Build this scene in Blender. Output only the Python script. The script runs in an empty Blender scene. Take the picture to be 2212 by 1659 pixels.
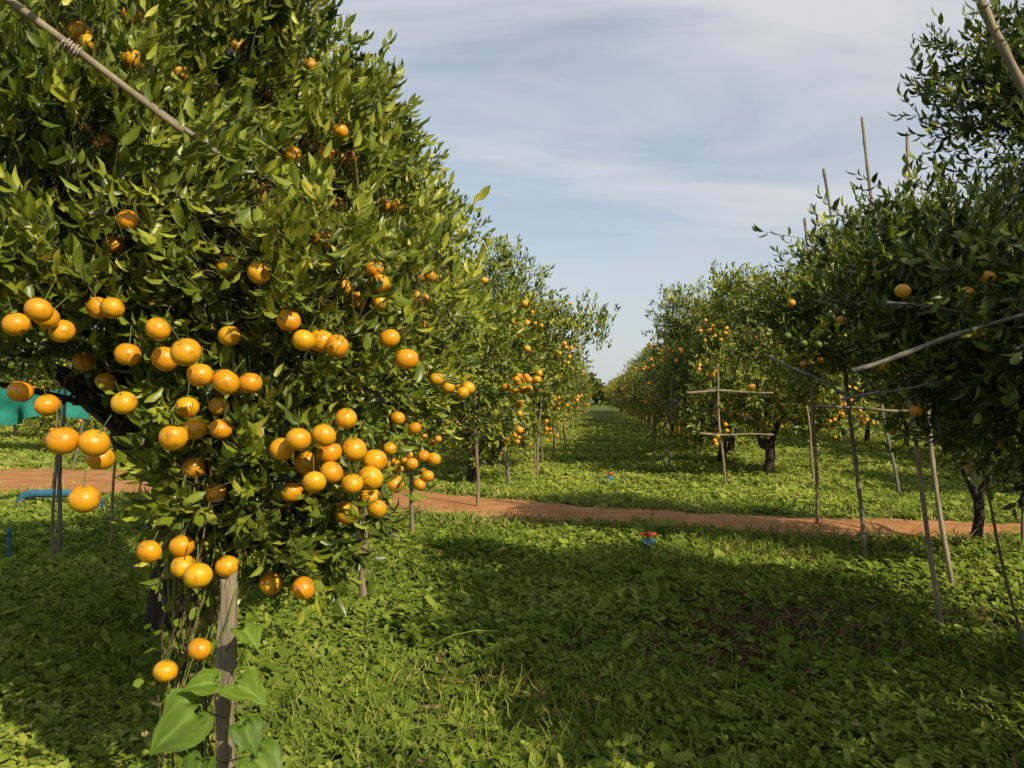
import bpy, bmesh, math, random
import numpy as np
from mathutils import Vector, noise
random.seed(7)
scene = bpy.context.scene
col = scene.collection
CAM = np.array([0.0, 0.0, 1.5])
SUN = Vector((.53, -.61, .56)).normalized()
SUNV = np.array(SUN)

# ------------------------------------------------------------------ materials
def new_mat(name):
    m = bpy.data.materials.new(name); m.use_nodes = True
    nt = m.node_tree; nt.nodes.clear()
    return m, nt, nt.nodes, nt.links

def ramp(nodes, stops):
    r = nodes.new('ShaderNodeValToRGB')
    e = r.color_ramp.elements
    while len(e) < len(stops): e.new(0.5)
    for i, (p, c) in enumerate(stops):
        e[i].position = p; e[i].color = (*c, 1)
    return r

def leaf_mat(name, stops, rough=0.42, trans=0.28, spec=0.4):
    m, nt, N, L = new_mat(name)
    out = N.new('ShaderNodeOutputMaterial')
    at = N.new('ShaderNodeAttribute'); at.attribute_name = 'tone'
    r = ramp(N, stops); L.new(at.outputs['Fac'], r.inputs['Fac'])
    if spec > 0:
        p = N.new('ShaderNodeBsdfPrincipled')
        p.inputs['Roughness'].default_value = rough
        p.inputs['Specular IOR Level'].default_value = spec
        L.new(r.outputs['Color'], p.inputs['Base Color'])
    else:
        p = N.new('ShaderNodeBsdfDiffuse'); L.new(r.outputs['Color'], p.inputs['Color'])
    cur = p.outputs[0]
    if trans > 0:
        t = N.new('ShaderNodeBsdfTranslucent')
        hs = N.new('ShaderNodeHueSaturation'); hs.inputs['Value'].default_value = 1.5
        hs.inputs['Hue'].default_value = 0.485
        L.new(r.outputs['Color'], hs.inputs['Color']); L.new(hs.outputs['Color'], t.inputs['Color'])
        mx = N.new('ShaderNodeMixShader'); mx.inputs[0].default_value = trans
        L.new(cur, mx.inputs[1]); L.new(t.outputs[0], mx.inputs[2]); cur = mx.outputs[0]
    L.new(cur, out.inputs['Surface'])
    return m

M_LEAF = leaf_mat('citrus_leaf', [(0.0, (0.022, 0.045, 0.006)), (0.30, (0.10, 0.14, 0.013)), (0.55, (0.20, 0.245, 0.022)),
                                  (0.80, (0.36, 0.38, 0.04)), (1.0, (0.55, 0.50, 0.07))], rough=.38, trans=.18, spec=.5)
M_WEED = leaf_mat('weed_leaf', [(0.0, (0.05, 0.085, 0.012)), (0.5, (0.17, 0.235, 0.032)),
                                (0.88, (0.34, 0.38, 0.07)), (1.0, (0.38, 0.30, 0.14))], trans=0.16, spec=0)
M_VINE = leaf_mat('vine_leaf', [(0.0, (0.06, 0.12, 0.015)), (.5, (0.15, 0.24, 0.025)), (1.0, (0.28, 0.38, 0.07))], rough=0.5, trans=0.3, spec=.3)

def noisy_mat(name, c1, c2, scale=8, rough=0.8, bump=0.3, stretch=(1, 1, 1), spec=0.2, coord='Object', detail=6, bscale=None):
    m, nt, N, L = new_mat(name)
    out = N.new('ShaderNodeOutputMaterial'); p = N.new('ShaderNodeBsdfPrincipled')
    tc = N.new('ShaderNodeTexCoord'); mp = N.new('ShaderNodeMapping')
    mp.inputs['Scale'].default_value = stretch
    L.new(tc.outputs[coord], mp.inputs['Vector'])
    nz = N.new('ShaderNodeTexNoise'); nz.inputs['Scale'].default_value = scale
    nz.inputs['Detail'].default_value = detail; nz.inputs['Roughness'].default_value = 0.65
    L.new(mp.outputs[0], nz.inputs['Vector'])
    r = ramp(N, [(0.3, c1), (0.7, c2)]); L.new(nz.outputs['Fac'], r.inputs['Fac'])
    L.new(r.outputs['Color'], p.inputs['Base Color'])
    p.inputs['Roughness'].default_value = rough; p.inputs['Specular IOR Level'].default_value = spec
    if bump > 0:
        nb = N.new('ShaderNodeTexNoise'); nb.inputs['Scale'].default_value = bscale or scale * 3
        nb.inputs['Detail'].default_value = 5
        L.new(mp.outputs[0], nb.inputs['Vector'])
        b = N.new('ShaderNodeBump'); b.inputs['Strength'].default_value = bump; b.inputs['Distance'].default_value = 0.02
        L.new(nb.outputs['Fac'], b.inputs['Height']); L.new(b.outputs[0], p.inputs['Normal'])
    L.new(p.outputs[0], out.inputs['Surface'])
    return m

M_BARK = noisy_mat('bark', (0.025, 0.02, 0.015), (0.065, 0.048, 0.034), 14, 0.9, 0.8, (1, 1, 0.3))
M_TWIG = noisy_mat('twig_bark', (0.09, 0.1, 0.03), (0.18, 0.16, 0.06), 14, 0.8, 0.0, detail=0, spec=0)
M_BAMBOO = noisy_mat('weathered_bamboo', (0.13, 0.10, 0.065), (0.34, 0.27, 0.18), 9, 0.6, 0.25, (1, 1, 0.15))
M_GREYB = noisy_mat('grey_bamboo', (0.10, 0.088, 0.075), (0.27, 0.24, 0.20), 12, 0.55, 0.3, (1, 1, 0.15))
M_STAKE = noisy_mat('split_wood', (0.16, 0.12, 0.085), (0.42, 0.34, 0.24), 22, 0.85, 0.8, (1, 1, 0.08))
M_DRY = noisy_mat('dry_vine', (0.08, 0.05, 0.03), (0.2, 0.13, 0.07), 30, 0.9, 0.3)
M_STEM = noisy_mat('green_stem', (0.1, 0.15, 0.03), (0.2, 0.24, 0.06), 30, 0.6, 0.0, detail=2)
M_LITTER = leaf_mat('dry_litter', [(0, (.07, .04, .02)), (.5, (.17, .1, .05)), (1, (.32, .22, .12))], trans=0, spec=0)
M_ROAD = noisy_mat('red_dirt', (0.33, 0.135, 0.05), (0.57, 0.285, 0.125), 1.9, 0.95, 1.0, (1, 1.6, 1), 0.1, bscale=14, detail=12)
M_BLUE = noisy_mat('blue_pvc', (0.04, 0.13, 0.22), (0.06, 0.19, 0.30), 6, 0.5, 0.05)
M_RED = noisy_mat('red_plastic', (0.42, 0.05, 0.02), (0.55, 0.09, 0.04), 8, 0.5, 0.05)
M_NET = noisy_mat('teal_net', (0.015, 0.16, 0.13), (0.03, 0.25, 0.2), 5, 0.8, 0.3)
M_STRING = noisy_mat('string', (0.35, 0.28, 0.26), (0.5, 0.42, 0.4), 40, 0.9, 0.5)
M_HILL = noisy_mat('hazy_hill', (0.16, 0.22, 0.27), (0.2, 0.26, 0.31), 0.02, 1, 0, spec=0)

def orange_mat(name, c1, c2, c3, rough=.33):
    m, nt, N, L = new_mat(name)
    out = N.new('ShaderNodeOutputMaterial'); p = N.new('ShaderNodeBsdfPrincipled')
    tc = N.new('ShaderNodeTexCoord'); oi = N.new('ShaderNodeObjectInfo')
    add = N.new('ShaderNodeVectorMath'); add.operation = 'ADD'
    mul = N.new('ShaderNodeMath'); mul.operation = 'MULTIPLY'; mul.inputs[1].default_value = 37
    L.new(oi.outputs['Random'], mul.inputs[0])
    L.new(tc.outputs['Object'], add.inputs[0]); L.new(mul.outputs[0], add.inputs[1])
    n1 = N.new('ShaderNodeTexNoise'); n1.inputs['Scale'].default_value = 14; n1.inputs['Detail'].default_value = 3
    L.new(add.outputs[0], n1.inputs['Vector'])
    r = ramp(N, [(0.3, c1), (0.7, c2)]); L.new(n1.outputs['Fac'], r.inputs['Fac'])
    hv = N.new('ShaderNodeHueSaturation'); L.new(r.outputs[0], hv.inputs['Color'])
    mr = N.new('ShaderNodeMapRange'); L.new(oi.outputs['Random'], mr.inputs[0]); mr.inputs[3].default_value = .49; mr.inputs[4].default_value = .512
    L.new(mr.outputs[0], hv.inputs['Hue'])
    n2 = N.new('ShaderNodeTexNoise'); n2.inputs['Scale'].default_value = 38; n2.inputs['Detail'].default_value = 6
    n2.inputs['Roughness'].default_value = 0.7
    L.new(add.outputs[0], n2.inputs['Vector'])
    r2 = ramp(N, [(0.53, (0, 0, 0)), (0.68, (0.8, 0.8, 0.8))]); L.new(n2.outputs['Fac'], r2.inputs['Fac'])
    mx = N.new('ShaderNodeMixRGB'); L.new(r2.outputs[0], mx.inputs[0]); L.new(hv.outputs[0], mx.inputs[1])
    mx.inputs[2].default_value = (*c3, 1)
    L.new(mx.outputs[0], p.inputs['Base Color'])
    p.inputs['Roughness'].default_value = rough; p.inputs['Specular IOR Level'].default_value = 0.5
    v = N.new('ShaderNodeTexVoronoi'); v.inputs['Scale'].default_value = 420
    L.new(tc.outputs['Object'], v.inputs['Vector'])
    b = N.new('ShaderNodeBump'); b.inputs['Strength'].default_value = 0.3; b.inputs['Distance'].default_value = 0.001
    L.new(v.outputs['Distance'], b.inputs['Height']); L.new(b.outputs[0], p.inputs['Normal'])
    L.new(p.outputs[0], out.inputs['Surface'])
    return m
M_OR = orange_mat('orange_peel', (0.68, 0.27, 0.008), (0.76, 0.38, 0.013), (0.32, 0.13, 0.02))
M_GR = orange_mat('unripe_peel', (0.08, 0.13, 0.015), (0.12, 0.17, 0.02), (0.1, 0.1, 0.03), .55)

def ground_material():
    m, nt, N, L = new_mat('weedy_ground')
    out = N.new('ShaderNodeOutputMaterial'); p = N.new('ShaderNodeBsdfPrincipled')
    tc = N.new('ShaderNodeTexCoord')
    n1 = N.new('ShaderNodeTexNoise'); n1.inputs['Scale'].default_value = 0.45; n1.inputs['Detail'].default_value = 8
    n2 = N.new('ShaderNodeTexNoise'); n2.inputs['Scale'].default_value = 9; n2.inputs['Detail'].default_value = 10
    n2.inputs['Roughness'].default_value = 0.75
    L.new(tc.outputs['Object'], n1.inputs['Vector']); L.new(tc.outputs['Object'], n2.inputs['Vector'])
    r1 = ramp(N, [(0.3, (0.08, 0.11, 0.02)), (0.55, (0.16, 0.20, 0.035)), (0.78, (0.22, 0.18, 0.07))])
    r2 = ramp(N, [(0.35, (0.3, 0.28, 0.25)), (0.65, (1.25, 1.25, 1.2))])
    L.new(n1.outputs['Fac'], r1.inputs[0]); L.new(n2.outputs['Fac'], r2.inputs[0])
    mx = N.new('ShaderNodeMixRGB'); mx.blend_type = 'MULTIPLY'; mx.inputs[0].default_value = 1
    L.new(r1.outputs[0], mx.inputs[1]); L.new(r2.outputs[0], mx.inputs[2])
    L.new(mx.outputs[0], p.inputs['Base Color']); p.inputs['Roughness'].default_value = 0.95
    p.inputs['Specular IOR Level'].default_value = 0.1
    b = N.new('ShaderNodeBump'); b.inputs['Strength'].default_value = 1; b.inputs['Distance'].default_value = 0.06
    L.new(n2.outputs['Fac'], b.inputs['Height']); L.new(b.outputs[0], p.inputs['Normal'])
    L.new(p.outputs[0], out.inputs['Surface'])
    return m
M_GROUND = ground_material()

# ------------------------------------------------------------------ helpers
def nrm(a): return a / np.maximum(np.linalg.norm(a, axis=-1, keepdims=True), 1e-9)

def np_mesh(name, V, faces, N, K, mat, tone=None):
    me = bpy.data.meshes.new(name)
    pat = np.concatenate([np.array(f) for f in faces]); cnt = np.array([len(f) for f in faces])
    loops = (pat[None, :] + (np.arange(N) * K)[:, None]).ravel().astype(np.int32)
    tot = np.tile(cnt, N); start = np.concatenate([[0], np.cumsum(tot)[:-1]]).astype(np.int32)
    me.vertices.add(N * K); me.vertices.foreach_set('co', V.reshape(-1).astype(np.float32))
    me.loops.add(len(loops)); me.loops.foreach_set('vertex_index', loops)
    me.polygons.add(len(tot)); me.polygons.foreach_set('loop_start', start)
    me.polygons.foreach_set('loop_total', tot.astype(np.int32))
    if tone is not None:
        a = me.attributes.new('tone', 'FLOAT', 'POINT')
        a.data.foreach_set('value', np.repeat(tone, K).astype(np.float32))
    me.materials.append(mat); me.update(calc_edges=True)
    return me

T_FINE = (np.array([[0, 0, 0], [.28, .42, .10], [.28, 0, 0], [.28, -.42, .10], [.66, .42, .04], [.66, 0, -.06], [.66, -.42, .04], [1, 0, -.2]]),
          [(0, 2, 1), (0, 3, 2), (1, 2, 5, 4), (2, 3, 6, 5), (4, 5, 7), (5, 6, 7)])
T_MID = (np.array([[0, 0, 0], [.3, .45, .1], [.72, .38, 0], [1, 0, -.15], [.72, -.38, 0], [.3, -.45, .1]]),
         [(0, 3, 2, 1), (0, 5, 4, 3)])
T_ROUND = (np.array([[0, 0, 0], [.3, .5, .07], [.8, .42, .02], [1, 0, -.05], [.8, -.42, .02], [.3, -.5, .07]]),
           [(0, 3, 2, 1), (0, 5, 4, 3)])
T_BLADE = (np.array([[0, .5, 0], [0, -.5, 0], [.55, .4, .0], [.55, -.4, .0], [1, 0, -.28]]),
           [(0, 1, 3, 2), (2, 3, 4)])
T_TWIG = (np.array([[0, .5, 0], [0, -.5, .3], [0, 0, -.5], [1, .2, 0], [1, -.2, .1], [1, 0, -.2]]),
          [(0, 1, 4, 3), (1, 2, 5, 4), (2, 0, 3, 5)])

def leaf_mesh(name, base, ld, wv, ln, wd, tone, T, mat, thick=None):
    tv, tf = T
    n = nrm(np.cross(ld, wv))
    zs = ln if thick is None else thick
    V = (base[:, None, :] + (ln[:, None, None] * tv[None, :, 0:1]) * ld[:, None, :]
         + (wd[:, None, None] * tv[None, :, 1:2]) * wv[:, None, :]
         + (zs[:, None, None] * tv[None, :, 2:3]) * n[:, None, :])
    return np_mesh(name, V, tf, len(base), len(tv), mat, tone)

def make_obj(name, me, parent=None, loc=(0, 0, 0), rot=0.0, scale=1.0):
    o = bpy.data.objects.new(name, me); col.objects.link(o)
    o.location = loc; o.rotation_euler = (0, 0, rot)
    o.scale = (scale,) * 3
    if parent is not None: o.parent = parent
    return o

def tag(o, label=None, category=None, group=None, kind=None):
    if label: o['label'] = label
    if category: o['category'] = category
    if group: o['group'] = group
    if kind: o['kind'] = kind

class MB:
    def __init__(s): s.v = []; s.f = []; s.m = []
    def tube(s, pts, rad, seg=8, mi=0, cap=True):
        pts = [Vector(p) for p in pts]; b0 = len(s.v)
        ref = Vector((0.31, 0.87, 0.13))
        for i, p in enumerate(pts):
            d = (pts[min(i + 1, len(pts) - 1)] - pts[max(i - 1, 0)]).normalized()
            a = d.cross(ref)
            if a.length < .1: a = d.cross(Vector((1, 0, 0)))
            a.normalize(); b = d.cross(a)
            for k in range(seg):
                t = 2 * math.pi * k / seg
                s.v.append(p + (a * math.cos(t) + b * math.sin(t)) * rad[i])
        for i in range(len(pts) - 1):
            for k in range(seg):
                k2 = (k + 1) % seg
                s.f.append((b0 + i * seg + k, b0 + i * seg + k2, b0 + (i + 1) * seg + k2, b0 + (i + 1) * seg + k)); s.m.append(mi)
        if cap:
            s.f.append(tuple(b0 + k for k in range(seg))[::-1]); s.m.append(mi)
            s.f.append(tuple(b0 + (len(pts) - 1) * seg + k for k in range(seg))); s.m.append(mi)
    def mesh(s, name, mats, smooth=True):
        me = bpy.data.meshes.new(name); me.from_pydata([tuple(v) for v in s.v], [], s.f)
        for m in mats: me.materials.append(m)
        me.polygons.foreach_set('material_index', s.m)
        me.polygons.foreach_set('use_smooth', [smooth] * len(s.f)); me.update()
        return me

# ------------------------------------------------------------------ tree generator
def gen_twigs(rng, blobs, zmin, nclump, ntwig, inner=0.2, sigma=0.17, up=0.6, jit=.5):
    W = np.array([b[2] for b in blobs], float); W /= W.sum()
    C = np.array([b[0] for b in blobs]); R = np.array([b[1] for b in blobs])
    def sample(n, r0, r1):
        P = []; Nn = []; need = n
        while need > 0:
            k = rng.choice(len(W), size=need * 2, p=W)
            u = nrm(rng.normal(size=(need * 2, 3)))
            p = C[k] + R[k] * u * rng.uniform(r0, r1, (need * 2, 1))
            ok = p[:, 2] > zmin(p)
            for j in range(len(W)):
                q = np.linalg.norm((p - C[j]) / R[j], axis=1)
                ok &= ~((q < r0 * .72) & (k != j))
            p = p[ok][:need]; nn = nrm(u[ok][:need] / R[k[ok][:need]])
            P.append(p); Nn.append(nn); need -= len(p)
        return np.concatenate(P), np.concatenate(Nn)
    cp, cn = sample(nclump, .74, 1.07)
    wt = rng.uniform(.3, 1.7, nclump); wt /= wt.sum()
    # each clump leans its own way: some upright sprays, some drooping
    lean = rng.normal(size=(nclump, 3)) * .4 + np.array([0, 0, 1.]) * (up + rng.normal(size=(nclump, 1)) * .35)
    k = rng.choice(nclump, int(ntwig * (1 - inner)), p=wt)
    tp = cp[k] + np.clip(rng.normal(size=(len(k), 3)), -1.9, 1.9) * sigma
    tn = cn[k]; tl = lean[k]
    ip, inn = sample(int(ntwig * inner), .35, .93)
    P = np.concatenate([tp, ip]); Nn = np.concatenate([tn, inn]); Lx = np.concatenate([tl, np.tile([0, 0, up], (len(ip), 1))])
    low = np.clip((P[:, 2:3] - 1.1) / .8, 0, 1)
    D = nrm(Nn * .6 + Lx * low - np.array([0, 0, 1.]) * .08 * (1 - low) + rng.normal(size=P.shape) * jit * .8)
    keep = P[:, 2] > zmin(P) - .05
    return P[keep], D[keep], cp, cn

def twig_leaves(rng, P, D, nleaf, twig_len, leaf_len, leaf_wd, sunpull=.55, tone_shift=0.):
    n = len(P); L = rng.uniform(.6, 1.2, n) * twig_len
    a = nrm(np.cross(D, rng.normal(size=(n, 3)))); b = np.cross(D, a)
    B = []; LD = []; TT = []
    for j in range(nleaf):
        t = (j + .6) / nleaf
        th = math.radians(66 - 48 * t) + rng.normal(size=n) * .2
        ph = j * 2.4 + rng.uniform(-.5, .5, n)
        r = a * np.cos(ph)[:, None] + b * np.sin(ph)[:, None]
        LD.append(nrm(D * np.cos(th)[:, None] + r * np.sin(th)[:, None] + np.array([0, 0, -.04])))
        B.append(P + D * (L * t)[:, None]); TT.append(np.full(n, (t - .45) * .24))
    B = np.concatenate(B); LD = np.concatenate(LD); m = len(B)
    ref = np.array([0, 0, .55]) + np.tile(D, (nleaf, 1)) * .3 + SUNV * sunpull + rng.normal(size=(m, 3)) * .48
    w = nrm(np.cross(LD, ref))
    big = .09 * np.sin(P[:, 0] * 2.3 + 1.3 * np.sin(P[:, 1] * 2.1)) * np.cos(P[:, 2] * 3.1 + P[:, 1])
    tw = np.tile(rng.normal(size=n) * .13 + big, nleaf)
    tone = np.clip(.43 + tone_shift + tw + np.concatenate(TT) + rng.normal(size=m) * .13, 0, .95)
    tone = np.where(rng.random(m) < .012, .99, tone)
    s = rng.uniform(.6, 1.25, m)
    return (B, LD, w, leaf_len * s, leaf_wd * s * rng.uniform(.85, 1.15, m), tone), L

def twig_mesh(name, P, D, L, rng, w=.0035):
    wv = nrm(np.cross(D, rng.normal(size=P.shape)))
    n = len(P); wd = np.full(n, w)
    return leaf_mesh(name, P - D * (L * .35)[:, None], D, wv, L * 1.35, wd, np.full(n, .5), T_TWIG, M_TWIG, thick=wd)

def trunk_mesh(name, rng, cp, top=0.9, r0=.09, nl=16, stems=3):
    mb = MB()
    def curve(p0, p1, r0, r1, n=7, sag=.1):
        pts = []; rad = []
        j = [Vector(rng.normal(size=3) * .05 * (p1 - p0).length) for _ in range(2)]
        for i in range(n):
            t = i / (n - 1); p = p0.lerp(p1, t) + Vector((0, 0, sag * math.sin(t * math.pi)))
            p += j[0] * math.sin(t * math.pi) + j[1] * math.sin(2 * t * math.pi)
            pts.append(p); rad.append(r0 + (r1 - r0) * t)
        return pts, rad
    forks = []
    pts = [Vector((0, 0, -.05)), Vector((.0, .01, .12)), Vector((.02, -.01, .3)), Vector((.03, .02, .5))]
    mb.tube(pts, [r0 * 1.5, r0 * 1.12, r0, r0 * 1.02], 10)
    hub = pts[-1] - Vector((0, 0, .06))
    for s in range(stems):
        an = s * 2 * math.pi / stems + rng.uniform(-.4, .4)
        e = hub + Vector((math.cos(an) * .45, math.sin(an) * .45, top + rng.uniform(-.1, .3)))
        p, r = curve(hub, e, r0 * .72, r0 * .45, 7, 0)
        mb.tube(p, r, 8); forks.append((p[-1], r[-1])); forks.append((p[4], r[4]))
    idx = rng.choice(len(cp), size=min(nl, len(cp)), replace=False)
    for i in idx:
        c = Vector(cp[i])
        f, fr = min(forks, key=lambda q: (q[0] - c).length)
        c = f.lerp(c, .9)
        p, r = curve(f, c, fr * .6, .006, 8, .12)
        mb.tube(p, r, 6)
        for _ in range(2):
            k = rng.integers(3, 6)
            e = p[k] + Vector(rng.normal(size=3) * .18) + (c - f) * .2
            q, rr = curve(p[k], e, r[k] * .6, .004, 5, .05)
            mb.tube(q, rr, 5)
    return mb.mesh(name, [M_BARK])

def make_tree_meshes(seed, blobs, zmin, nclump, ntwig, nleaf=7, T=T_MID, ll=.08, lw=.033, tl=.17, nl=16, sigma=.17, nfruit=45, frz=(.9, 2.4), r0=.08, inner=.2, stems=3, twigs=False, ts=0., outw=.28):
    rng = np.random.default_rng(seed)
    P, D, cp, cn = gen_twigs(rng, blobs, zmin, nclump, ntwig, inner, sigma)
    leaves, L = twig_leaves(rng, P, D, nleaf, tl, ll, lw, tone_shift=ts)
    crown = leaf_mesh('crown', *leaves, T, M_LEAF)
    trunk = trunk_mesh('trunk', rng, cp, r0=r0, nl=nl, stems=stems)
    tw = twig_mesh('twigs', P, D, L, rng) if twigs else None
    sel = [i for i in range(len(cp)) if frz[0] < cp[i][2] < frz[1]]
    fr = []
    while len(fr) < nfruit and sel:
        i = sel[rng.integers(0, len(sel))]
        for _ in range(rng.integers(1, 5)):
            fr.append(cp[i] + cn[i] * (outw + .1 * rng.random()) + rng.normal(size=3) * .09 - np.array([0, 0, .05]))
    return crown, trunk, np.array(fr[:nfruit]), tw

def generic_blobs(rng, base=1.9, r=1.38, h=1.25):
    bl = [((0, 0, base), (r, r * 1.05, h), 3)]
    for i in range(8):
        a = i * .9 + rng.uniform(-.4, .4); z = rng.uniform(1.1, 3.0); rr = r * (1.08 if z < 2.3 else .62)
        s = rng.uniform(.42, .65)
        bl.append(((math.cos(a) * rr * .85, math.sin(a) * rr * .85, z), (s, s, s * .95), .85))
    return bl
VAR = []
for s in range(4):
    rg = np.random.default_rng(100 + s)
    VAR.append(make_tree_meshes(200 + s, generic_blobs(rg), lambda p: .66 + .2 * np.sin(p[:, 0] * 3 + p[:, 1] * 2), 90, 4200, nfruit=280, frz=(.6, 2.8), sigma=.175))

ALL_FRUIT = []
def place_tree(var, x, y, rot, sc, label):
    crown, trunk, fr, tw = var
    e = bpy.data.objects.new('orange_tree', None); e.empty_display_size = .3
    col.objects.link(e); e.location = (x, y, 0); e.rotation_euler = (0, 0, rot); e.scale = (sc,) * 3
    tag(e, label, 'tree', 'orange trees planted in orchard rows')
    make_obj('trunk', trunk, e); make_obj('crown', crown, e)
    if tw: make_obj('twigs', tw, e)
    c, s = math.cos(rot), math.sin(rot)
    rg = np.random.default_rng(int(abs(x * 91 + y * 37)) + 3)
    keep = rg.random(len(fr)) < rg.uniform(.6, 1.0)
    for f in fr[keep]:
        w = np.array([x + sc * (c * f[0] - s * f[1]), y + sc * (s * f[0] + c * f[1]), sc * f[2]])
        ALL_FRUIT.append((w, np.array([w[0] - x, w[1] - y])))
    return e

RX = [-40, -8.5, -4, -.9, 1.15, 3.3, 5.3, 30]
RYC = [22, 15, 13.6, 11.6, 10.25, 9.65, 9.15, 4.5]
RHW = [2.2, 2.2, 1.8, 1.15, .85, .8, .75, .8]
def road_c(x): return float(np.interp(x, RX, RYC)) + .1 * math.sin(x * 1.3)
def road_hw(x): return float(np.interp(x, RX, RHW))

LAB = ['leafy orange tree laden with ripe fruit in weedy grass',
       'dense green orange tree with low skirt over grass',
       'rounded orange tree dotted with small orange fruit']
ti = 0
def auto(x, y, sc=None):
    global ti
    rg = random.Random(int(x * 13 + y * 7))
    v = VAR[ti % 4]; ti += 1
    return place_tree(v, x + rg.uniform(-.2, .2), y + rg.uniform(-.25, .25), rg.uniform(-.8, .8), sc or rg.uniform(.94, 1.17), LAB[ti % 3])

auto(-1.55, 7.9, 1.0)
place_tree(VAR[2], -.7, 14.3, .3, 1.17, LAB[0])
y = 17.8
while y < 112:
    auto(-2.25 + .1 * y, y); y += 3.4 if y < 60 else 4.2
place_tree(VAR[1], 5.1, 15.9, .2, 1.2, 'full rounded orange tree behind a bamboo frame'); place_tree(VAR[3], 4.95, 18.9, -.4, 1.15, LAB[0])
y = 22.0
while y < 112:
    auto(3.7 + .1 * y, y); y += 3.2 if y < 60 else 4.2
place_tree(VAR[0], 4.3, .9, .3, 1.12, LAB[1])
for x, yb in ((4.15, -2.0), (4.05, -4.8)):
    auto(x, yb, 1.08)
for b, y0, y1 in ((-8.9, 8, 40), (-15.3, 12, 44), (-21.7, 20, 44), (10.0, 4, 42), (16.4, 14, 42)):
    y = y0
    while y < y1:
        x = b + .1 * y
        if abs(y - road_c(x)) > road_hw(x) + 1.4: auto(x, y)
        y += 3.5

b1 = [((-.55, -.4, 2.2), (1.35, 1.5, .88), 4), ((-1.6, -.7, 2.2), (.65, .65, .42), 1.2), ((-1.4, -1.3, 2.4), (.5, .5, .42), 1), ((-1.15, -.1, 2.75), (.5, .55, .42), .9), ((.0, -1.2, 2.65), (.65, .6, .4), 1), ((-1.95, -.9, 2.3), (.38, .35, .28), .5), ((.0, -1.1, 1.35), (.9, .8, .5), 1.6)]
v1 = make_tree_meshes(301, b1, lambda p: .95 + .8 * np.clip(-p[:, 0] - .35, 0, 1) + .1 * np.sin(p[:, 0] * 4), 95, 6800, T=T_FINE, ll=.08, lw=.032, tl=.2, nfruit=40, frz=(1.5, 2.6), nl=22, twigs=True, ts=-.1, inner=.26, r0=.05, outw=.2, stems=2)  # ts lowers the leaf tone, painting some of this crown's shade into its colour
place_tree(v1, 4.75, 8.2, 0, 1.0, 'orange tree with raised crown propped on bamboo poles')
b0 = [((.1, 0, 1.8), (1.25, 1.3, .6), 4), ((-.75, -.5, 1.78), (.55, .6, .47), 1.4), ((-.85, .1, 2.05), (.4, .5, .32), .9), ((-.38, .3, 3.15), (.2, .22, .36), .34), ((-.2, .3, 2.75), (.24, .26, .25), .3), ((.8, .2, 2.6), (.7, .8, .6), 1)]
v0 = make_tree_meshes(302, b0, lambda p: 1.14 + .25 * np.clip(-p[:, 0] - .6, 0, 1) + .08 * np.sin(p[:, 0] * 5 + p[:, 1] * 3), 85, 7600, T=T_FINE, ll=.066, lw=.027, tl=.18, nfruit=5, frz=(1.4, 2.0), nl=26, twigs=True, ts=-.27, inner=.34)  # strongly lowered ts: leaf colour darkened to stand in for deep shade
place_tree(v0, 3.1, 3.9, 0, 1.0, 'dark shaded orange tree with long upright shoots')

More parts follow.
